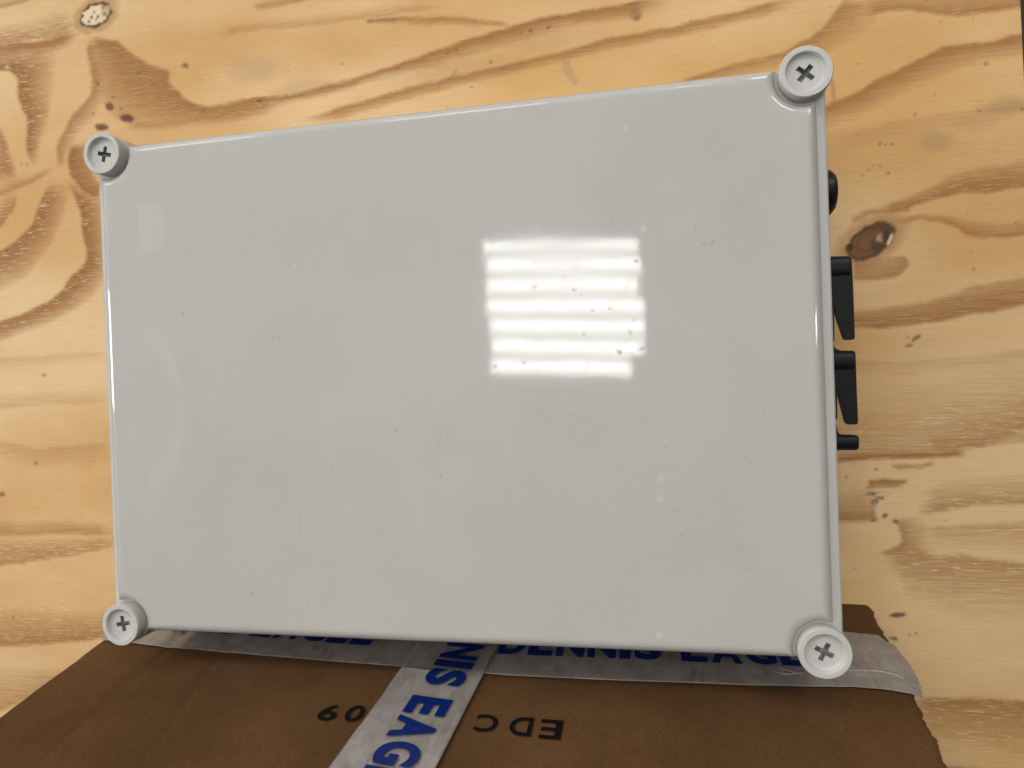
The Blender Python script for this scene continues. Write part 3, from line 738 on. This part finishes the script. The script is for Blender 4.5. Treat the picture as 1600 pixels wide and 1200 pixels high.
# screw knobs: ring, recessed head, cross slot
def knob_meshes(slot_w, slot_l, depth):
    R0, R1 = 0.0110, 0.0080
    bm = bmesh.new(); N = 64
    prof = [(0.0102, -0.0085), (0.0104, -0.006), (0.0108, -0.0010), (0.01065, -0.0004), (0.01035, 0.0), (R1 + 0.0004, 0.0), (R1, -0.0004), (R1 - 0.0003, -0.0022), (R1 - 0.0007, -0.00245), (0.0058, -0.0023)]
    rr = [[bm.verts.new((r * math.cos(t), r * math.sin(t), z)) for t in np.linspace(0, 2 * math.pi, N, endpoint=False)] for r, z in prof]
    for A, B in zip(rr[:-1], rr[1:]):
        for i in range(N): bm.faces.new((A[i], A[(i + 1) % N], B[(i + 1) % N], B[i]))
    bm.faces.new(rr[0][::-1])
    body = bpy.data.meshes.new('ring'); bmesh.ops.recalc_face_normals(bm, faces=bm.faces); bm.to_mesh(body); bm.free()
    smooth_by_angle(body, 40)
    bm = bmesh.new(); zt = -0.0023
    circ = [bm.verts.new((0.0058 * math.cos(t), 0.0058 * math.sin(t), zt)) for t in np.linspace(0, 2 * math.pi, N, endpoint=False)]
    a, b_ = slot_w / 2, slot_l / 2
    cp = [(a, a), (a, b_), (-a, b_), (-a, a), (-b_, a), (-b_, -a), (-a, -a), (-a, -b_), (a, -b_), (a, -a), (b_, -a), (b_, a)]
    top = [bm.verts.new((x, y, zt)) for x, y in cp]
    es = [bm.edges.new((circ[i], circ[(i + 1) % N])) for i in range(N)] + [bm.edges.new((top[i], top[(i + 1) % 12])) for i in range(12)]
    bmesh.ops.triangle_fill(bm, edges=es, use_beauty=True)
    inside = lambda c: (abs(c.x) < a and abs(c.y) < b_) or (abs(c.y) < a and abs(c.x) < b_)
    kill = [f for f in bm.faces if inside(f.calc_center_median())]
    bmesh.ops.delete(bm, geom=kill, context='FACES_ONLY')
    bot = [bm.verts.new((x * .93, y * .93, zt - (depth if abs(x) <= a and abs(y) <= a else depth * .80))) for x, y in cp]
    for i in range(12): bm.faces.new((top[i], top[(i + 1) % 12], bot[(i + 1) % 12], bot[i]))
    cen = bm.verts.new((0, 0, zt - depth * 1.15))
    for i in range(12): bm.faces.new((bot[i], bot[(i + 1) % 12], cen))
    head = bpy.data.meshes.new('screw_head'); bmesh.ops.recalc_face_normals(bm, faces=bm.faces); bm.to_mesh(head); bm.free()
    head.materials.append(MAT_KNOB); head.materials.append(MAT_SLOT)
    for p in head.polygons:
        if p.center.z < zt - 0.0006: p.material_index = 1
    return body, head
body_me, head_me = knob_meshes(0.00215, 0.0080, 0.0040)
body_me.materials.append(MAT_KNOB)
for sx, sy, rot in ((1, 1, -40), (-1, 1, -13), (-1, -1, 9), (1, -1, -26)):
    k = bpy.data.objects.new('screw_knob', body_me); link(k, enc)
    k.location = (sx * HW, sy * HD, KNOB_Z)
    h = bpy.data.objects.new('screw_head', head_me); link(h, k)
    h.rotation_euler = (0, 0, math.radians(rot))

# round black cable plug on the right wall
ZP = 0.066
p0 = on_z(1299, 266, ZP); p1_ = on_z(1300, 335, ZP); pe = on_z(1307, 300, ZP)
cy, rad = (p0[1] + p1_[1]) / 2, abs(p0[1] - p1_[1]) / 2
bm = bmesh.new(); N = 48
xw = 0.1765
prof = [(0.0, rad * .9), (0.0, rad * .98), (pe[0] - xw - 0.0085, rad), (pe[0] - xw - 0.0080, rad * .95), (pe[0] - xw - 0.0070, rad * .95), (pe[0] - xw - 0.0065, rad), (pe[0] - xw - 0.0030, rad * .97), (pe[0] - xw - 0.0012, rad * .80), (pe[0] - xw - 0.0003, rad * .45), (pe[0] - xw, 0.0008)]
rr = [[bm.verts.new((xw + x, cy + r * math.cos(t) * (1 + (.035 if (i // 2) % 3 == 0 and 2 <= j <= 6 else 0)), ZP + r * math.sin(t))) for i, t in enumerate(np.linspace(0, 2 * math.pi, N, endpoint=False))] for j, (x, r) in enumerate(prof)]
for A, B in zip(rr[:-1], rr[1:]):
    for i in range(N): bm.faces.new((A[i], A[(i + 1) % N], B[(i + 1) % N], B[i]))
bm.faces.new(rr[-1])
plug = bm_obj('cable_plug', bm, MAT_BLACK, enc, 35)
plug['label'] = 'round black ribbed cable plug'

# black hooked bracket on the right wall
ZB = 0.072
out_px = [(1282, 401), (1325, 400), (1329, 402), (1331, 407), (1333, 440), (1336, 526), (1335, 530), (1331, 531), (1321, 531), (1318, 528),
          (1305.5, 490), (1304.5, 477), (1303.2, 477), (1304.2, 531), (1303, 534), (1302, 536), (1304, 542), (1308, 546), (1314, 547.5),
          (1333, 548), (1336, 549.5), (1337, 553), (1339, 610), (1341, 659), (1340, 662.5), (1336, 663.5), (1325, 663.5), (1321, 660.5),
          (1310.5, 620), (1309.6, 606.5), (1308, 606.5), (1308.6, 653), (1307, 656), (1305.5, 659), (1308, 668), (1310, 676), (1313, 679),
          (1337, 680), (1341, 681.5), (1342.5, 686), (1342.5, 699), (1340.5, 702.5), (1336, 703.5), (1286, 703.5)]
pts = [on_z(x, y, ZB) for x, y in out_px]
bm = bmesh.new()
tv = [bm.verts.new((p[0], p[1], ZB)) for p in pts]
face = bm.faces.new(tv)
ext = bmesh.ops.extrude_face_region(bm, geom=[face])
lower = [g for g in ext['geom'] if isinstance(g, bmesh.types.BMVert)]
for v in lower: v.co.z -= 0.0028
bmesh.ops.recalc_face_normals(bm, faces=bm.faces)
edges = [e for e in bm.edges if abs(e.verts[0].co.z - e.verts[1].co.z) < 1e-6 and max(e.verts[0].co.z, e.verts[1].co.z) > ZB - 1e-5]
bmesh.ops.bevel(bm, geom=edges, offset=0.0004, segments=2, affect='EDGES', clamp_overlap=True)
br = bm_obj('mounting_bracket', bm, MAT_BLACK, enc, 35)
br['label'] = 'black comb shaped bracket with hooked slots'
# moulded ribs across the hooks
def rib(y0, y1, x0, x1, h):
    a = on_z(x0, y0, ZB); b_ = on_z(x1, y1, ZB)
    bm = bmesh.new(); rows = []
    for k in range(9):
        t = math.pi * k / 8
        y = (a[1] + b_[1]) / 2 + (a[1] - b_[1]) / 2 * math.cos(t); z = ZB - 0.0002 + h * math.sin(t)
        rows.append((bm.verts.new((a[0], y, z)), bm.verts.new((b_[0], y, z))))
    for A, B in zip(rows[:-1], rows[1:]): bm.faces.new((A[0], B[0], B[1], A[1]))
    bm.faces.new([r[0] for r in rows]); bm.faces.new([r[1] for r in rows][::-1])
    return bm_obj('rib', bm, MAT_BLACK, br, 50)
rib(404, 430, 1290, 1328, 0.0014); rib(551, 577, 1300, 1334, 0.0016); rib(683, 700, 1300, 1339, 0.0010)

# ------------------------------------------------------------------ carton
VPD = ROT.T @ np.array([(1100 - 800) / FPX, (354 - 600) / FPX, 1.0]); VPD /= np.linalg.norm(VPD)
phi = math.radians(-0.5)
cu = np.array([math.cos(phi), math.sin(phi), 0.0])
P2 = on_z(1360, 945, 0.0005)
cn = np.cross(cu, VPD); cn /= np.linalg.norm(cn)
if cn[1] < 0: cn = -cn
cw = np.cross(cu, cn); cw = cw if cw[2] > 0 else -cw
def wall_uv(px, py):
    d = ray(px, py); q = CAM + d * (((P2 - CAM) @ cn) / (d @ cn)) - P2
    return np.array([q @ cu, q @ cw])
def wall_pt(u, w, h=0.0): return P2 + cu * u + cw * w + cn * h
uL = wall_uv(154, 1004)[0]; CH = 0.190; CDEP = 0.26
carton = bpy.data.objects.new('cardboard_carton', None); link(carton)
carton.location = tuple(P2); carton.empty_display_size = 0.02
bpy.context.view_layer.update()
tag(carton, 'brown cardboard carton with printed white tape standing beside the grey enclosure', 'carton')
def cmesh(name, me, mat, parent=carton):
    o = mesh_obj(name, me, mat); o.parent = parent
    if parent is carton: o.matrix_parent_inverse = Matrix.Translation(Vector(P2)).inverted()
    return o
u_cr = wall_uv(250, 1020)[0]
def wall_h(u, w):
    """small relief of the front panel: crushed flutes, crease, soft edges"""
    h = 0.0009 * (fbm(u * 28 + 5, w * 9 + 3, 3) - .5)
    h = h - 0.0004 * np.exp(-((u - u_cr - 0.02 * w) / 0.0035) ** 2) - 0.00012 * np.exp(-((u - u_cr - 0.011 - .03 * w) / 0.0018) ** 2)
    h = h - 0.0003 * np.exp(-((u - u_cr - 0.02 - .2 * w) / 0.003) ** 2)
    e = np.minimum(-u, u - uL)
    return h - 0.0012 * np.clip(1 - e / 0.003, 0, 1) ** 2
us = np.linspace(uL, 0, 420); ws = np.linspace(0, CH, 170)
UU, WW = np.meshgrid(us, ws)
jag = 0.0034 * (fbm(WW * 230 + 3, WW * 0 + 7, 4) - .5) * np.clip((UU - (-.012)) / .012, 0, 1) - 0.0050 * WW / .122 * np.clip((UU + .35) / .35, 0, 1)
jag = jag + 0.0012 * (fbm(WW * 160 + 90, WW * 0 + 2, 3) - .5) * np.clip((uL + .012 - UU) / .012, 0, 1)
HH = wall_h(UU, WW)
P = P2 + (UU + jag)[..., None] * cu + WW[..., None] * cw + HH[..., None] * cn
me = grid_mesh('front_panel', P[..., 0], P[..., 1], P[..., 2])
me.flip_normals()
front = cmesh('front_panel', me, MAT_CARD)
# other panels: thick boards butted behind the front sheet
def board(name, corners, th):
    c = [Vector(p) for p in corners]; nn = (c[1] - c[0]).cross(c[3] - c[0]).normalized() * th
    bm = bmesh.new(); A = [bm.verts.new(p) for p in c]; B = [bm.verts.new(p + nn) for p in c]
    bm.faces.new(A[::-1]); bm.faces.new(B)
    for i in range(4): bm.faces.new((A[i], A[(i + 1) % 4], B[(i + 1) % 4], B[i]))
    bmesh.ops.recalc_face_normals(bm, faces=bm.faces)
    me = bpy.data.meshes.new(name); bm.to_mesh(me); bm.free()
    return cmesh(name, me, MAT_CARD)
back = np.array([cn[0], cn[1], 0]); back = -back / np.linalg.norm(back) * CDEP
sk = -0.0050 / .122
def fp(u, w, h=-0.004): return wall_pt(u + (sk * w if u > -.1 else 0), w, h)
a0, a1_, b0, b1_ = fp(uL + .005, 0), fp(uL + .005, CH - .001), fp(-.0065, 0), fp(-.0065, CH - .001)
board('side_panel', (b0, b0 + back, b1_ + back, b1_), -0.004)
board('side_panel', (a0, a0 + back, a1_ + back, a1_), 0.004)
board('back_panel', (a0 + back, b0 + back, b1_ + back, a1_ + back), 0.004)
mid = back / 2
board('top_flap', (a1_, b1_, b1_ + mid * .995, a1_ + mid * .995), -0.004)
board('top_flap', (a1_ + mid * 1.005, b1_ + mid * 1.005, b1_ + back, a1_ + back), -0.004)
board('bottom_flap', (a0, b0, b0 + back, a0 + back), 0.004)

# tapes follow the panel's relief
def strip_sheet(name, low, up, lift, parent, nx=260, ny=24, serr=None, fold=None):
    """low/up: (u,w) polylines of the two long edges, same number of points"""
    low, up = np.asarray(low, float), np.asarray(up, float)
    tl = np.linspace(0, 1, len(low)); t = np.linspace(0, 1, nx); s = np.linspace(0, 1, ny)
    ip = lambda A: np.c_[np.interp(t, tl, A[:, 0]), np.interp(t, tl, A[:, 1])]
    a, b_ = ip(low), ip(up)
    UV = a[None] * (1 - s)[:, None, None] + b_[None] * s[:, None, None]
    u, w = UV[..., 0], UV[..., 1]
    if serr is not None: u, w = serr(u, w, t[None, :], s[:, None])
    hh = wall_h(np.clip(u, uL + .0045, -.0045), w) + lift
    ov = np.clip(u - (-.005), 0, 1); hh = hh - ov * 0.35
    if fold is not None: hh = hh + fold(u, w, t[None, :], s[:, None])
    P = P2 + u[..., None] * cu + w[..., None] * cw + hh[..., None] * cn
    me = grid_mesh(name, P[..., 0], P[..., 1], P[..., 2])
    o = cmesh(name, me, MAT_TAPE, parent)
    so = o.modifiers.new('thickness', 'SOLIDIFY'); so.thickness = 0.00012; so.offset = 0
    return o
lowpx = [(160, 1003), (200, 1007), (350, 1022), (630, 1045), (800, 1059), (1020, 1069), (1230, 1075), (1330, 1076), (1385, 1081), (1424, 1088), (1434, 1090)]
low = [wall_uv(*p) for p in lowpx]
TW = 0.0505
upc = [q + np.array([0, -TW]) for q in low]
# right end: the upper image edge was traced
upc[-4:] = [wall_uv(1318, 990), wall_uv(1370, 995), wall_uv(1386, 1003), wall_uv(1394, 1006)]
saw = rng.random(64)
def serr1(u, w, t, s):
    k = (s * 22); tooth = 1 - np.abs((k % 1) - .5) * 2
    end = sstep(.965, 1.0, t)
    u = u + end * (0.0035 * np.sin(s * math.pi * .9 + .3) + 0.0012 * tooth + 0.001 * np.interp(s, np.linspace(0, 1, 64), saw))
    return u, w + 0 * u
def fold1(u, w, t, s):
    line = .27 + .05 * np.sin(t * 30)
    f = 0.0009 * np.exp(-((s - line) / .018) ** 2) * sstep(.80, .9, t)
    return f + 0.0002 * (fbm(u * 90, w * 60, 3) - .5) * sstep(.5, .8, t) * .6
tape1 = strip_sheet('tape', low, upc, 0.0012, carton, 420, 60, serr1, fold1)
def crease(pxs, rad_, lift):
    """a sharp fold standing up from the tape"""
    q = smooth_poly(np.array([wall_uv(*p) for p in pxs]) * 1000, 1.0) / 1000
    bm = bmesh.new(); rr_ = []
    for k, (u_, w_) in enumerate(q):
        e_ = min(1, k / 6, (len(q) - 1 - k) / 6) * rad_ + 0.00003
        h_ = float(wall_h(np.clip(u_, uL + .0045, -.0045), w_)) + lift - max(u_ + .005, 0) * .35
        rr_.append([bm.verts.new(wall_pt(u_, w_ + e_ * math.cos(t), h_ + 1.6 * e_ * math.sin(t))) for t in np.linspace(0, 2 * math.pi, 7, endpoint=False)])
    for A, B in zip(rr_[:-1], rr_[1:]):
        for i in range(7): bm.faces.new((A[i], A[(i + 1) % 7], B[(i + 1) % 7], B[i]))
    bmesh.ops.recalc_face_normals(bm, faces=bm.faces)
    me = bpy.data.meshes.new('fold'); bm.to_mesh(me); bm.free(); smooth_by_angle(me, 60)
    return cmesh('fold', me, MAT_FOLD, tape1)
crease([(1318, 1052), (1345, 1052), (1370, 1053), (1392, 1057), (1410, 1064), (1421, 1074)], 0.00013, 0.0015)
crease([(1205, 1052), (1225, 1057), (1245, 1056), (1262, 1053)], 0.00010, 0.0014)
crease([(1218, 1047), (1240, 1054), (1258, 1059)], 0.00008, 0.0014)
tape1['label'] = 'white printed tape along the foot of the carton'
l2 = [wall_uv(633, 1040), wall_uv(601, 1087), wall_uv(560, 1143), wall_uv(519, 1199)]
r2 = [wall_uv(777, 1017), wall_uv(748, 1074), wall_uv(716, 1137), wall_uv(685, 1199)]
def ext2(A):
    A = [np.array(a) for a in A]; d = (A[-1] - A[0]) / (A[-1][1] - A[0][1])
    lo = A[0] + d * (0.012 - A[0][1]); hi = A[-1] + d * (CH - 0.004 - A[-1][1])
    return [lo] + A + [hi]
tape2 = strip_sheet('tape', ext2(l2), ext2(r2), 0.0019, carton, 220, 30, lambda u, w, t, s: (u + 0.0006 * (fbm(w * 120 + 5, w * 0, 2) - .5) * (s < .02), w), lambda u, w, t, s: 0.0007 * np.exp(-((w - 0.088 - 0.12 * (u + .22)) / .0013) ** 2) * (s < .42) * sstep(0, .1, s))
tape2['label'] = 'white printed tape running up the carton across the black lettering'

# lettering
def text_mesh(body, bold):
    cu_ = bpy.data.curves.new('t', 'FONT'); cu_.body = body; cu_.size = 1.0; cu_.offset = bold; cu_.resolution_u = 6
    o = bpy.data.objects.new('t', cu_); COL.objects.link(o)
    dg = bpy.context.evaluated_depsgraph_get()
    me = bpy.data.meshes.new_from_object(o.evaluated_get(dg))
    bpy.data.objects.remove(o); bpy.data.curves.remove(cu_)
    co = np.zeros(len(me.vertices) * 3); me.vertices.foreach_get('co', co)
    return me, co.reshape(-1, 3)
def letter(ch, name, origin, ax, ay, wd, ht, lift, mat, parent, bold=0.0, skew=0.0):
    """one glyph filling a wd x ht cell; origin/ax/ay in wall (u,w)"""
    me, co = text_mesh(ch, bold)
    lo, hi = co.min(0), co.max(0)
    x = (co[:, 0] - lo[0]) / (hi[0] - lo[0]) * wd; y = (co[:, 1] - lo[1]) / (hi[1] - lo[1]) * ht
    x = x + skew * y
    u = origin[0] + ax[0] * x + ay[0] * y; w = origin[1] + ax[1] * x + ay[1] * y
    hh = wall_h(np.clip(u, uL + .0045, -.0045), w) + lift
    P = P2 + u[:, None] * cu + w[:, None] * cw + hh[:, None] * cn
    me.vertices.foreach_set('co', P.astype(np.float32).ravel()); me.update()
    # subdivide long triangles so that the print hugs the sheet
    bm = bmesh.new(); bm.from_mesh(me)
    for _ in range(2):
        le = [e for e in bm.edges if e.calc_length() > 0.005]
        if le: bmesh.ops.subdivide_edges(bm, edges=le, cuts=1)
    bmesh.ops.triangulate(bm, faces=bm.faces)
    for v in bm.verts:
        q = np.array(v.co) - P2; uu, w2 = q @ cu, q @ cw
        v.co = Vector(wall_pt(uu, w2, float(wall_h(np.clip(uu, uL + .0045, -.0045), w2)) + lift))
    bm.to_mesh(me); bm.free(); me.name = name
    return cmesh(name, me, mat, parent)
WID = {'D': 1.05, 'E': .95, 'N': 1.08, 'I': .42, 'S': 1.0, 'A': 1.12, 'G': 1.08, 'L': .92, ' ': .45}
def wordmark(start, ax, ay, length, cap, lift, parent, skip=0):
    s = 'DENNIS EAGLE'; gap = .14
    tot = sum(WID[c] for c in s) + gap * (len(s) - 1); k = length / tot
    pos = 0
    for i, c in enumerate(s):
        if c != ' ' and i >= skip:
            o = np.array(start) + np.array(ax) * pos * k
            letter(c, 'letter', o, ax, ay, WID[c] * k, cap, lift, MAT_BLUE, parent, 0.045)
        pos += WID[c] + gap
bA, bB = wall_uv(777, 1028), wall_uv(1262, 1048)
d = (bB - bA); LW = float(np.linalg.norm(d)); d = d / LW; LW *= 1.10; nrm = np.array([d[1], -d[0]])
CAP = 0.0205
wordmark(bA, d, nrm, LW, CAP, 0.0024, tape1)
bE = wall_uv(577, 1015); bS = bE - d * LW
# left repeat, baseline follows the tape
bD = wall_uv(420, 1002); d2 = (bE - bD) / np.linalg.norm(bE - bD); n2 = np.array([d2[1], -d2[0]])
wordmark(bE - d2 * LW, d2, n2, LW, CAP, 0.0024, tape1)
# the tape running up the carton
c0 = (wall_uv(606, 1090) + wall_uv(741, 1090)) / 2
cbot = wall_uv(655, 1080)
d3 = wall_uv(519, 1199) - wall_uv(631, 1046); d3 /= np.linalg.norm(d3); n3 = np.array([d3[1], -d3[0]])
sE = wall_uv(655, 1095)        # where the E of the second word begins
ko = sum(WID[c] for c in 'DENNIS ') + .14 * 7
tot = sum(WID[c] for c in 'DENNIS EAGLE') + .14 * 11
LW2 = 0.164
base2 = np.array([(wall_uv(640, 1112)[0] + wall_uv(650, 1083)[0]) / 2 , sE[1]])
wordmark(base2 - d3 * (ko * LW2 / tot), d3, n3, LW2, CAP, 0.0031, tape2)
# black print on the carton: E D C ... 0 9 (read from above, upside down in view)
aF = wall_uv(880, 1127); aG = wall_uv(498, 1127)
for ch, xl, xr, yt, yb in (('E', 842, 880, 1127, 1157), ('D', 795, 834, 1123, 1152), ('C', 741, 780, 1119, 1146), ('0', 539, 571, 1104, 1130), ('9', 498, 531, 1102, 1128)):
    q0 = wall_uv((xl + xr) / 2, yt); q1 = wall_uv((xl + xr) / 2, yb); ql = wall_uv(xl, (yt + yb) / 2); qr = wall_uv(xr, (yt + yb) / 2)
    wd = abs(qr[0] - ql[0]) * .93; ht = abs(q1[1] - q0[1])
    mid_u = (q0[0] + q1[0]) / 2
    letter(ch, 'stamped_character', (mid_u + wd / 2, min(q0[1], q1[1])), (-1, 0), (0, 1), wd, ht, 0.0008, MAT_INK, carton, 0.018)
scene.render.engine = 'CYCLES'
